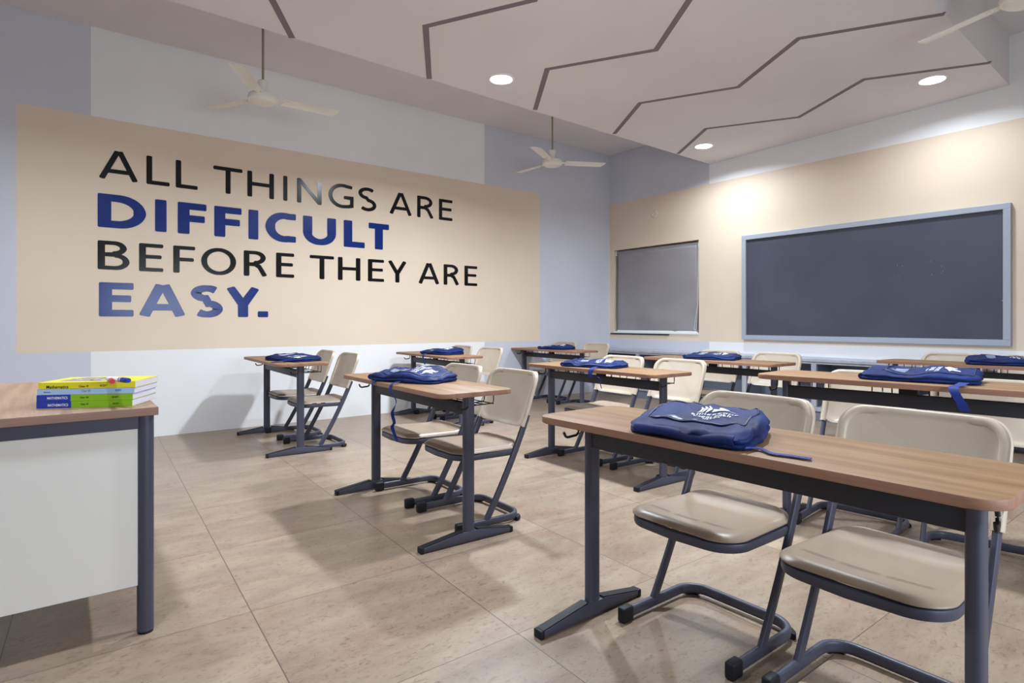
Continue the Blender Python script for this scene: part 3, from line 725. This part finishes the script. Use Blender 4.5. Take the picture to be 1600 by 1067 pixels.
# desks: x of the front edge, y centre, turn, height factor
DESKS = [
 (1.260, 0.886, 0.016, 1.0,  'wood-topped school desk nearest the camera at right, front row'),
 (1.305, 2.757, -0.034, 1.0, 'wood-topped school desk in the middle of the front row, its bag strap dangling'),
 (1.288, 5.012, -0.040, 1.0, 'wood-topped school desk farthest left, beside the white wall under the lettering'),
 (2.745, 2.801, -0.024, 1.0, 'wood-topped school desk in the centre of the second row'),
 (2.770, 0.965, 0.080, 1.077, 'taller wood-topped school desk directly behind the nearest desk'),
 (2.845, 5.185, -0.052, 0.98, 'wood-topped school desk of the second row nearest the lettered wall'),
 (4.540, 5.335, -0.010, 0.972, 'wood-topped school desk of the last row beside the lettered wall corner'),
 (4.094, 2.831, -0.022, 1.0, 'wood-topped school desk of the last row below the gap between blind and blackboard'),
 (5.178, 1.364, -0.037, 1.0, 'wood-topped school desk at the back right, in front of the low cabinet')]
d0 = make_desk(DESKS[0][4])
for i, (x, y, rz, sz, lab) in enumerate(DESKS):
    d = d0 if i == 0 else copy_tree(d0)
    d.location = (x, y, 0); d.rotation_euler = (0, 0, rz); d.scale = (1, 1, sz); d['label'] = lab
# chairs: x of the front caps, y centre, turn, label
CH = [
 (1.478, 1.118, 0.0, 'cream school chair tucked under the nearest desk, behind its blue bag'),
 (1.492, 0.624, 0.0, 'cream school chair nearest the camera, under the bare right end of the nearest desk'),
 (1.480, 3.018, -0.03, 'cream school chair at the middle front desk, its backrest behind the bag'),
 (1.484, 2.522, -0.03, 'cream school chair at the free right end of the middle front desk'),
 (1.473, 5.288, -0.035, 'cream school chair at the far left desk, the one nearer the wall'),
 (1.462, 4.720, -0.03, 'cream school chair at the right end of the far left desk'),
 (2.935, 3.033, -0.02, 'cream school chair at the centre second-row desk, left one'),
 (2.935, 2.514, -0.024, 'cream school chair at the centre second-row desk, right one with its full side seen'),
 (2.890, 1.240, 0.10, 'cream school chair behind the taller desk, left one'),
 (2.840, 0.715, 0.15, 'cream school chair behind the taller desk, at the right photo edge'),
 (3.045, 5.450, -0.03, 'cream school chair hidden behind the bag on the second-row desk by the wall'),
 (3.030, 4.890, -0.03, 'cream school chair at the right end of the second-row desk by the wall'),
 (4.740, 5.615, -0.01, 'cream school chair in the last row right beside the lettered wall'),
 (4.730, 5.045, -0.01, 'cream school chair in the last row, second from the lettered wall'),
 (4.285, 3.080, -0.02, 'cream school chair mostly hidden behind the bag below the blind'),
 (4.285, 2.545, -0.02, 'cream school chair below the left edge of the blackboard'),
 (5.375, 1.640, -0.03, 'cream school chair at the back right desk, left one against the cabinet'),
 (5.375, 1.120, -0.03, 'cream school chair at the back right desk, right one against the cabinet')]
c0 = make_chair(CH[0][3])
for i, (x, y, rz, lab) in enumerate(CH):
    c = c0 if i == 0 else copy_tree(c0)
    c.location = (x, y, 0); c.rotation_euler = (0, 0, rz); c['label'] = lab

# ================================================================== BAGS
def ribbon(bm, pts, wd, wdir, th=0.0016):
    P = [Vector(p) for p in pts]; rows = []
    for i, p in enumerate(P):
        wv = (wdir[i] if isinstance(wdir, list) else Vector(wdir)).normalized() * (wd / 2)
        t_ = (P[min(i + 1, len(P) - 1)] - P[max(0, i - 1)]).normalized(); n_ = t_.cross(wv.normalized()).normalized() * th / 2
        rows.append([bm.verts.new(p + wv + n_), bm.verts.new(p - wv + n_), bm.verts.new(p - wv - n_), bm.verts.new(p + wv - n_)])
    for a, b in zip(rows, rows[1:]):
        for j in range(4): bm.faces.new((a[j], a[(j + 1) % 4], b[(j + 1) % 4], b[j]))
    bm.faces.new(rows[0][::-1]); bm.faces.new(rows[-1])
def smooth_path(pts, n=6):
    P = [Vector(p) for p in pts]; out = []
    for i in range(len(P) - 1):
        p0, p1, p2, p3 = P[max(i - 1, 0)], P[i], P[i + 1], P[min(i + 2, len(P) - 1)]
        for k in range(n):
            t = k / n; out.append(0.5 * ((2 * p1) + (p2 - p0) * t + (2 * p0 - 5 * p1 + 4 * p2 - p3) * t * t + (3 * p1 - p0 - 3 * p2 + p3) * t ** 3))
    out.append(P[-1]); return out
def make_bag(label, loc, rz, seed, Lx=0.40, Wy=0.27, T=0.045, amp=1.0, hump=0.0, straps=(), shear=0.0, tilt=(0.0, 0.42), em=(0.16, 1.25, -0.02), pk=(-0.24, -0.12, -0.26, 0.22)):
    """local x = towards the bag's top, y = its left side"""
    t = thing('school_bag', label, 'bag', loc, rz, 'navy bags lying on the desks')
    random.seed(seed); so = Vector((seed * 3.7, seed * 1.3, 0))
    ol = []
    for x, y in rrect(-Lx / 2, Lx / 2, -Wy / 2, Wy / 2, 0.05, 8): ol.append((x, y))
    dense = []
    for i, (x, y) in enumerate(ol):
        x2, y2 = ol[(i + 1) % len(ol)]; m_ = max(1, int(math.hypot(x2 - x, y2 - y) / 0.009))
        for k in range(m_): dense.append((x + (x2 - x) * k / m_, y + (y2 - y) * k / m_))
    ol = []
    for x, y in dense:
        k = 1 + 0.05 * amp * noise.noise(Vector((x * 9, y * 9, 0)) + so)
        pinch = 1 - 0.10 * max(0, (x / (Lx / 2) - 0.55)) ** 1.5 * 2
        ol.append((x * k, y * k * pinch))
    def hgt(x, y):
        u = x / (Lx / 2); v = y / (Wy / 2)
        h = T * (0.80 + 0.14 * math.sin(2.2 * u + seed) + hump * math.exp(-((u - 0.25) / 0.35) ** 2))
        h += T * 0.5 * (tilt[0] * u + tilt[1] * v)
        h += amp * 0.010 * noise.noise(Vector((x * 10, y * 16, 3)) + so) + amp * 0.004 * abs(noise.noise(Vector((x * 30, y * 20, 9)) + so))
        # raised front pocket with a stepped seam
        d = max(abs(u - 0.10) / 0.74, abs(v) / 0.80)
        h += 0.007 / (1 + math.exp((d - 1) * 26))
        # fold across the lower part of the bag
        h += 0.006 * amp / (1 + math.exp((u + 0.50 + 0.06 * math.sin(v * 3)) * 30))
        return h
    bm = NB(); n = len(ol); rings = []
    layers = [(0.0, 0.93), (0.004, 0.975), (0.010, 0.995), (0.015, 0.985), (0.0185, 0.955), (0.022, 0.982), (0.028, 0.992), (0.033, 0.968), (0.036, 0.945)]
    def lim(x, y): return hgt(x * 0.93, y * 0.93)
    for z, k in layers:
        r_ = []
        for x, y in ol:
            kk = k + 0.018 * amp * noise.noise(Vector((x * 22, y * 22, z * 90)) + so)
            zz = z / 0.036 * max(0.006, lim(x, y) - 0.004)
            zz += 0.003 * amp * noise.noise(Vector((x * 14, y * 14, z * 40)) + so) * (1 if 0 < z else 0)
            r_.append(bm.verts.new((x * kk, y * kk, max(0.0005, zz))))
        rings.append(r_)
    for k in (0.91, 0.87, 0.82, 0.76, 0.69, 0.61, 0.52, 0.43, 0.34, 0.25, 0.16, 0.08):
        rings.append([bm.verts.new((x * k, y * k, hgt(x * k, y * k))) for x, y in ol])
    for a, b in zip(rings, rings[1:]):
        for j in range(n): bm.faces.new((a[j], a[(j + 1) % n], b[(j + 1) % n], b[j]))
    c = bm.verts.new((0, 0, hgt(0, 0)))
    for j in range(n): bm.faces.new((rings[-1][j], rings[-1][(j + 1) % n], c))
    bm.faces.new(rings[0][::-1])
    bmesh.ops.recalc_face_normals(bm, faces=bm.faces)
    body = obj('bag_body', bm, 'navy', t, 75)
    # pocket piping (zip line)
    bm = NB(); pl = rrect(-0.32 * Lx, 0.44 * Lx, -0.405 * Wy, 0.405 * Wy, 0.05, 6); dl = []
    for i, (x, y) in enumerate(pl):
        x2, y2 = pl[(i + 1) % len(pl)]; m_ = max(1, int(math.hypot(x2 - x, y2 - y) / 0.012))
        for k in range(m_):
            X_, Y_ = x + (x2 - x) * k / m_, y + (y2 - y) * k / m_; dl.append((X_, Y_, hgt(X_, Y_) + 0.001))
    sweep(bm, dl, 0.0026, 0.0026, n=6, closed=True); obj('piping', bm, 'navyd', t, 60)
    # end roll at the folded bottom of the bag
    bm = NB(); pts = [( -Lx * 0.475 + 0.006 * math.sin(k * 1.3 + seed), -Wy * 0.40 + Wy * 0.80 * k / 10, 0.017 + 0.004 * math.sin(k * 0.9 + seed)) for k in range(11)]
    sweep(bm, pts, 0.016, 0.014, n=12, taper=lambda s: 0.75 + 0.35 * abs(math.sin(s * 7 + seed))); obj('folded_end', bm, 'navy', t, 60)
    # clear pocket strip
    bm = NB(); nx, ny = 4, 10; x0, x1, y0, y1 = pk[0] * Lx, pk[1] * Lx, pk[2] * Wy, pk[3] * Wy
    g = [[bm.verts.new((x0 + (x1 - x0) * i / nx, y0 + (y1 - y0) * j / ny, hgt(x0 + (x1 - x0) * i / nx, y0 + (y1 - y0) * j / ny) + 0.0016)) for j in range(ny + 1)] for i in range(nx + 1)]
    for i in range(nx):
        for j in range(ny): bm.faces.new((g[i][j], g[i + 1][j], g[i + 1][j + 1], g[i][j + 1]))
    obj('name_pocket', bm, 'pvc', t, 60)['label'] = 'clear grey name pocket strip'
    # printed emblem: ball over a wing, three curved bars, a line of lettering
    bm = NB()
    def P(x, y): x, y = ex + x * ES, ey + y * ES; return bm.verts.new((x, y, hgt(x, y) + 0.0018))
    cx, cy = em[0] * Lx, em[2]
    s_ = 0.9; ES = em[1]; ex, ey = cx, cy; cx = cy = 0.0
    bm.faces.new([P(cx + 0.052 * s_ + 0.015 * s_ * math.cos(a), cy - 0.012 + 0.015 * s_ * math.sin(a)) for a in [6.283 * i / 18 for i in range(18)]])
    top = [(cx + 0.030 + 0.006 * math.sin(k / 8 * 3.14), cy + 0.012 - 0.068 * k / 8) for k in range(9)]
    bot = [(cx + 0.014 + 0.020 * (k / 8), cy + 0.012 - 0.062 * k / 8) for k in range(9)]
    for k in range(8): bm.faces.new([P(*top[k]), P(*top[k + 1]), P(*bot[k + 1]), P(*bot[k])])
    for m_ in range(3):
        yb = cy + 0.020 + m_ * 0.011
        for k in range(6):
            a0, a1 = k / 6, (k + 1) / 6; f1 = lambda a: (cx + 0.010 + 0.036 * a, yb + 0.014 * (a - 0.5) ** 2 * 2.4)
            w0, w1 = 0.0046 * math.sin(0.25 + a0 * 2.6), 0.0046 * math.sin(0.25 + a1 * 2.6); p0, p1 = f1(a0), f1(a1)
            bm.faces.new([P(p0[0], p0[1] - w0), P(p1[0], p1[1] - w1), P(p1[0], p1[1] + w1), P(p0[0], p0[1] + w0)])
    def glyphs(xb, ya, yb_, h, cnt, th):
        wv = (ya - yb_) / cnt
        for k in range(cnt):
            y = ya - wv * k; rnd = random.random()
            bars = [(xb, xb + h, y, y - th)]
            if rnd < 0.7: bars.append((xb, xb + th, y, y - wv * 0.72))
            if rnd > 0.25: bars.append((xb + h - th, xb + h, y, y - wv * 0.72))
            if rnd > 0.5: bars.append((xb, xb + h, y - wv * 0.72 + th, y - wv * 0.72))
            if rnd < 0.5: bars.append((xb + h / 2 - th / 2, xb + h / 2 + th / 2, y, y - wv * 0.6))
            for xa, xb2, yy0, yy1 in bars: bm.faces.new([P(xa, yy0), P(xb2, yy0), P(xb2, yy1), P(xa, yy1)])
    glyphs(cx - 0.008, cy + 0.062, cy - 0.066, 0.012, 9, 0.0026)
    glyphs(cx - 0.026, cy + 0.050, cy - 0.050, 0.012, 9, 0.0026)
    glyphs(cx - 0.038, cy + 0.020, cy - 0.026, 0.006, 5, 0.0018)
    obj('printed_emblem', bm, 'print', t)['label'] = 'white printed emblem with lettering'
    if shear:
        for ch in t.children:
            for v in ch.data.vertices: v.co.y += shear * v.co.x
    bpy.context.view_layer.update()
    inv = t.matrix_world.inverted()
    for pts, wd, wdir in straps:
        bm = NB(); pp = smooth_path(pts)
        if isinstance(wdir, list):
            W_ = []; m_ = len(pp)
            for i in range(m_):
                f_ = i / (m_ - 1) * (len(wdir) - 1); k = min(int(f_), len(wdir) - 2); W_.append(Vector(wdir[k]).lerp(Vector(wdir[k + 1]), f_ - k))
        else: W_ = [Vector(wdir)] * len(pp)
        ribbon(bm, pp, wd, W_); bmesh.ops.transform(bm, matrix=inv, verts=bm.verts)
        obj('strap', bm, 'navy2', t, 60)
    return t
zt_ = lambda k: DZ * k + 0.0005
def fx(i, dx=-0.006): return DESKS[i][0] + dx
B1 = zt_(1)
p = lambda a, b, z=B1 + 0.004: on_z(a, b, z)
make_bag('navy school bag with white emblem on the nearest desk, its strap flat on the top', (1.428, 0.985, B1), math.radians(2), 1, 0.325, 0.365, 0.048, 1.5, 0.05, shear=0.28, tilt=(0.45, -0.2), em=(0.0, 1.15, -0.045), pk=(-0.30, -0.20, -0.06, 0.30),
         straps=[([p(1165, 700, B1 + .012), p(1186, 700, B1 + .006), p(1205, 708), p(1235, 712), p(1268, 717)], 0.020, (0.95, 0.3, 0.0))])
x2 = fx(1)
make_bag('navy school bag on the middle front desk, long strap dangling over the edge', (1.485, 2.765, B1), math.radians(-66), 2, 0.43, 0.27, 0.046, 1.3, 0.35,
         straps=[([(x2 + .05, 2.66, B1 + .010), (x2 + .008, 2.655, B1 + .004), (x2 - .008, 2.65, B1 - .02), on_x(613, 615, x2 - .01), on_x(619, 628, x2 - .01), on_x(613, 645, x2 - .01), on_x(616, 660, x2 - .01), on_x(613, 668, x2 - .01), on_x(621, 690, x2 - .01)], 0.020,
                  [(0, 1, 0), (0, 1, 0), (0, 1, 0), (0, 1, 0), (0.3, 1, 0), (1, 0.3, 0), (1, 0.4, 0), (1, 0.2, 0), (0.8, 0.6, 0)]),
                 ([(x2 + .03, 2.85, B1 + .008), (x2 + .004, 2.85, B1 + .003), (x2 - .007, 2.85, B1 - .012), (x2 - .006, 2.85, B1 - .03)], 0.02, (0, 1, 0))])
make_bag('dark navy school bag on the far left desk beside the white wall', (1.50, 4.80, B1), math.radians(-76), 3, 0.46, 0.27, 0.040, 0.9, 0.0,
         straps=[([(1.40, 4.64, B1 + .012), (1.32, 4.62, B1 + .006), (fx(2), 4.62, B1 + .002), (fx(2) - .004, 4.62, B1 - .012)], 0.05, (0, 1, 0))])
x4 = fx(3)
make_bag('crumpled navy school bag on the centre second-row desk', (2.94, 2.865, B1), math.radians(-74), 4, 0.42, 0.26, 0.034, 1.4, 0.4,
         straps=[([(x4 + .06, 2.71, B1 + .014), (x4 + .006, 2.71, B1 + .004), (x4 - .006, 2.71, B1 - .02), (x4 - .008, 2.71, B1 - .05)], 0.036, (0, 1, 0)),
                 ([(x4 - .008, 2.70, B1 - .045), on_x(936, 590, x4 - .03), on_x(938, 600, x4 - .03), on_x(940, 607, x4 - .03)], 0.007, (0, 1, 0))])
B5 = zt_(1.077); x5 = fx(4, -0.012); y5 = on_x(1490, 611, x5)[1]
make_bag('navy school bag on the taller desk, broad strap hanging down in front', (2.99, 0.945, B5), math.radians(-80), 5, 0.42, 0.27, 0.044, 1.1, 0.35,
         straps=[([(x5 + .09, y5 - .01, B5 + .014), (x5 + .04, y5 - .006, B5 + .006), (x5 + .006, y5, B5 + .003), (x5 - .008, y5 - .003, B5 - .012), on_x(1497, 622, x5 - .012), on_x(1503, 632, x5 - .014), on_x(1508, 643, x5 - .014)], 0.034, (0, 1, 0))])
B6 = zt_(.98); x6 = fx(5)
make_bag('navy school bag on the second-row desk near the lettered wall', (3.05, 5.09, B6), math.radians(-78), 6, 0.42, 0.27, 0.048, 1.0, 0.3,
         straps=[([(x6 + .05, 5.11, B6 + .01), (x6 + .004, 5.10, B6 + .003), (x6 - .006, 5.09, B6 - .02), (x6 - .006, 5.07, B6 - .07), (x6 - .008, 5.05, B6 - .09)], 0.03, (0, 1, 0))])
B7 = zt_(.972)
make_bag('navy school bag on the last-row desk in the corner', (4.75, 5.27, B7), math.radians(-80), 7, 0.42, 0.27, 0.036, 0.9, 0.4)
make_bag('navy school bag lying under the window on the last-row desk', (4.30, 2.85, B1), math.radians(-76), 8, 0.42, 0.27, 0.040, 0.9, 0.1)
make_bag('navy school bag on the back right desk, cut by the photo edge', (5.37, 1.18, B1), math.radians(-72), 9, 0.44, 0.28, 0.050, 1.0, 0.2)

# ================================================================== TEACHER'S TABLE
TX0, TX1, TY0, TY1, TZ = -1.05, 0.258, 2.181, 3.43, 0.719
t = thing('teacher_table', 'wood-topped table with white side panels and slate legs at the left edge', 'table', (TX0, TY0, 0))
bm = NB(); box(bm, 0, TX1 - TX0, 0, TY1 - TY0, TZ - 0.026, TZ, bev=0.0015)
for f in bm.faces:
    if abs(f.normal.z) < 0.5: f.material_index = 1
obj('tabletop', bm, ['twood', 'twoodedge'], t)
lx = (0.035, TX1 - TX0 - 0.033); ly = (0.03, TY1 - TY0 - 0.03)
for x in lx:
    for y in ly:
        bm = NB(); sweep(bm, [(x, y, 0.008), (x, y, TZ - 0.0265)], 0.0235, 0.0235, up=(1, 0, 0), n=24); lg = obj('leg', bm, 'metal', t, 40)
        bm = NB(); lathe(bm, [(0.022, 0), (0.022, 0.0085)], 24, x, y, 0); obj('rubber_foot', bm, 'black', lg, 40)
bm = NB()
for y in ly: box(bm, lx[0], lx[1], y - 0.012, y + 0.012, TZ - 0.067, TZ - 0.0265)
for x in lx: box(bm, x - 0.012, x + 0.012, ly[0], ly[1], TZ - 0.067, TZ - 0.0265)
obj('apron', bm, 'metal', t)
bm = NB(); box(bm, lx[0] + 0.02, lx[1] - 0.018, ly[0] - 0.009, ly[0] + 0.009, 0.156, TZ - 0.0675); obj('side_panel', bm, 'panelw', t)
bm = NB(); box(bm, lx[1] - 0.009, lx[1] + 0.009, ly[0] + 0.02, ly[1] - 0.02, 0.156, TZ - 0.0675); obj('front_panel', bm, 'panelw', t)

# books
def make_book(label, loc, rz, L_, Dp, Tk, cover, spine_txts, split=None, picture=False):
    t = thing('textbook', label, 'book', loc, rz, 'mathematics textbooks stacked on the teacher table')
    c = 0.0009
    bm = NB(); box(bm, 0.001, L_ - 0.001, 0.001, Dp - 0.002, c, Tk - c); obj('pages', bm, 'paper', t)
    bm = NB()
    def cov(x0, x1, mi):
        box(bm, x0, x1, 0, Dp, 0, c, mi); box(bm, x0, x1, 0, Dp, Tk - c, Tk, mi); box(bm, x0, x1, -c, 0.0003, 0, Tk, mi)
    if split: cov(0, split, 1); cov(split, L_, 0)
    else: cov(0, L_, 0)
    cv = obj('cover', bm, [cover, 'royal'], t)
    for s, x0, x1, z0, z1, mm in spine_txts:
        bm = NB(); text_mesh(bm, s, 0.02, place=lambda u, v: (x0 + (x1 - x0) * u, -c - 0.0003, Tk * (z0 + (z1 - z0) * v))); bmesh.ops.recalc_face_normals(bm, faces=bm.faces)
        obj('spine_text', bm, mm, cv)
    if picture:
        bm = NB(); random.seed(3)
        quad(bm, [(0.03, 0.05, Tk + .0003), (0.16, 0.03, Tk + .0003), (0.18, 0.15, Tk + .0003), (0.06, 0.17, Tk + .0003)], 0)
        for k in range(22):
            x, y, s = random.uniform(0.04, 0.16), random.uniform(0.05, 0.15), random.uniform(0.005, 0.012)
            bm.faces.new([bm.verts.new((x + s * math.cos(a) * random.uniform(.6, 1.2), y + s * math.sin(a), Tk + 0.0006)) for a in [6.283 * i / 7 for i in range(7)]]).material_index = 1 + k % 3
        obj('cover_picture', bm, ['lilac', 'orange', 'mwhite', 'green'], cv)
    return t
bl = on_z(57, 638.5, TZ); br = on_z(209, 634.5, TZ)
BA = math.atan2(br[1] - bl[1], br[0] - bl[0]); BLn = math.hypot(br[0] - bl[0], br[1] - bl[1])
ux, uy = math.cos(BA), math.sin(BA)
hs = [0.0205, 0.0205, 0.0180, 0.0200]; z = TZ
offs = [(0.0, 0.0), (0.0, 0.001), (0.001, 0.002), (0.004, 0.0015)]
lens = [0.985, 0.988, 1.0, 1.0]
specs = [('bottom green textbook with a royal blue spine end, lowest of the stack', 'green', [('MATHEMATICS', .030, .084, .26, .66, 'mwhite'), ('Class VII', .117, .138, .4, .66, 'ink'), ('NCERT', .205, .222, .36, .62, 'ink')], 0.092, False),
         ('green textbook with a royal blue spine end, second from the bottom', 'green', [('MATHEMATICS', .028, .082, .32, .72, 'mwhite'), ('Class VIII', .115, .138, .4, .66, 'ink'), ('NCERT', .202, .220, .36, .62, 'ink')], 0.090, False),
         ('thin pale blue textbook lying between yellow and green ones', 'skyb', [('Mathematics', .018, .036, .35, .6, 'mblue'), ('Class VIII', .118, .142, .4, .8, 'lilac'), ('NCERT', .21, .226, .4, .75, 'mblue')], None, False),
         ('yellow textbook on top of the stack with two markers on it', 'yellow', [('Mathematics', .022, .080, .06, .56, 'ink'), ('Class VI', .108, .134, .18, .52, 'ink'), ('NCERT', .165, .185, .22, .56, 'ink')], None, True)]
for h_, (ox, oy), ln, (lab, cov_, txt, sp, pic) in zip(hs, offs, lens, specs):
    k = BLn / 0.262
    make_book(lab, (bl[0] + ux * ox - uy * oy, bl[1] + uy * ox + ux * oy, z + 0.0002), BA, BLn * ln, 0.195, h_, cov_, [(a, b * k, c_ * k, d, e, f) for a, b, c_, d, e, f in txt], sp * k if sp else None, pic)
    z += h_ + 0.0004
# markers
def marker(label, a, b, capm):
    A = Vector(a); Bv = Vector(b); d = (A - Bv).normalized(); Ln = 0.118
    t = thing('whiteboard_marker', label, 'marker pen', (A.x, A.y, A.z), 0, 'whiteboard markers on the top book')
    r = 0.0082; q_ = -d
    bm = NB(); sweep(bm, [q_ * 0.036, q_ * Ln], r * 0.96, r * 0.96, n=18); obj('barrel', bm, 'mwhite', t, 40)
    bm = NB(); sweep(bm, [q_ * 0.0, q_ * 0.012, q_ * 0.038], r, r, n=18, taper=lambda s: 0.88 + 0.12 * min(1, s * 2)); cp = obj('cap', bm, capm, t, 40)
    bm = NB(); sweep(bm, [q_ * 0.045, q_ * 0.050], r * 1.0, r * 1.0, n=18); obj('colour_band', bm, capm, t, 40)
    return t
mz = z + 0.0088
m1 = on_z(176, 596, mz); m2 = on_z(201, 594.5, mz)
marker('whiteboard marker with a red cap, left one on the yellow book', m1, (m1[0] - 0.004, m1[1] + 0.117, mz), 'red')
marker('whiteboard marker with a blue cap, right one on the yellow book', m2, (m2[0] - 0.042, m2[1] + 0.108, mz), 'mblue')
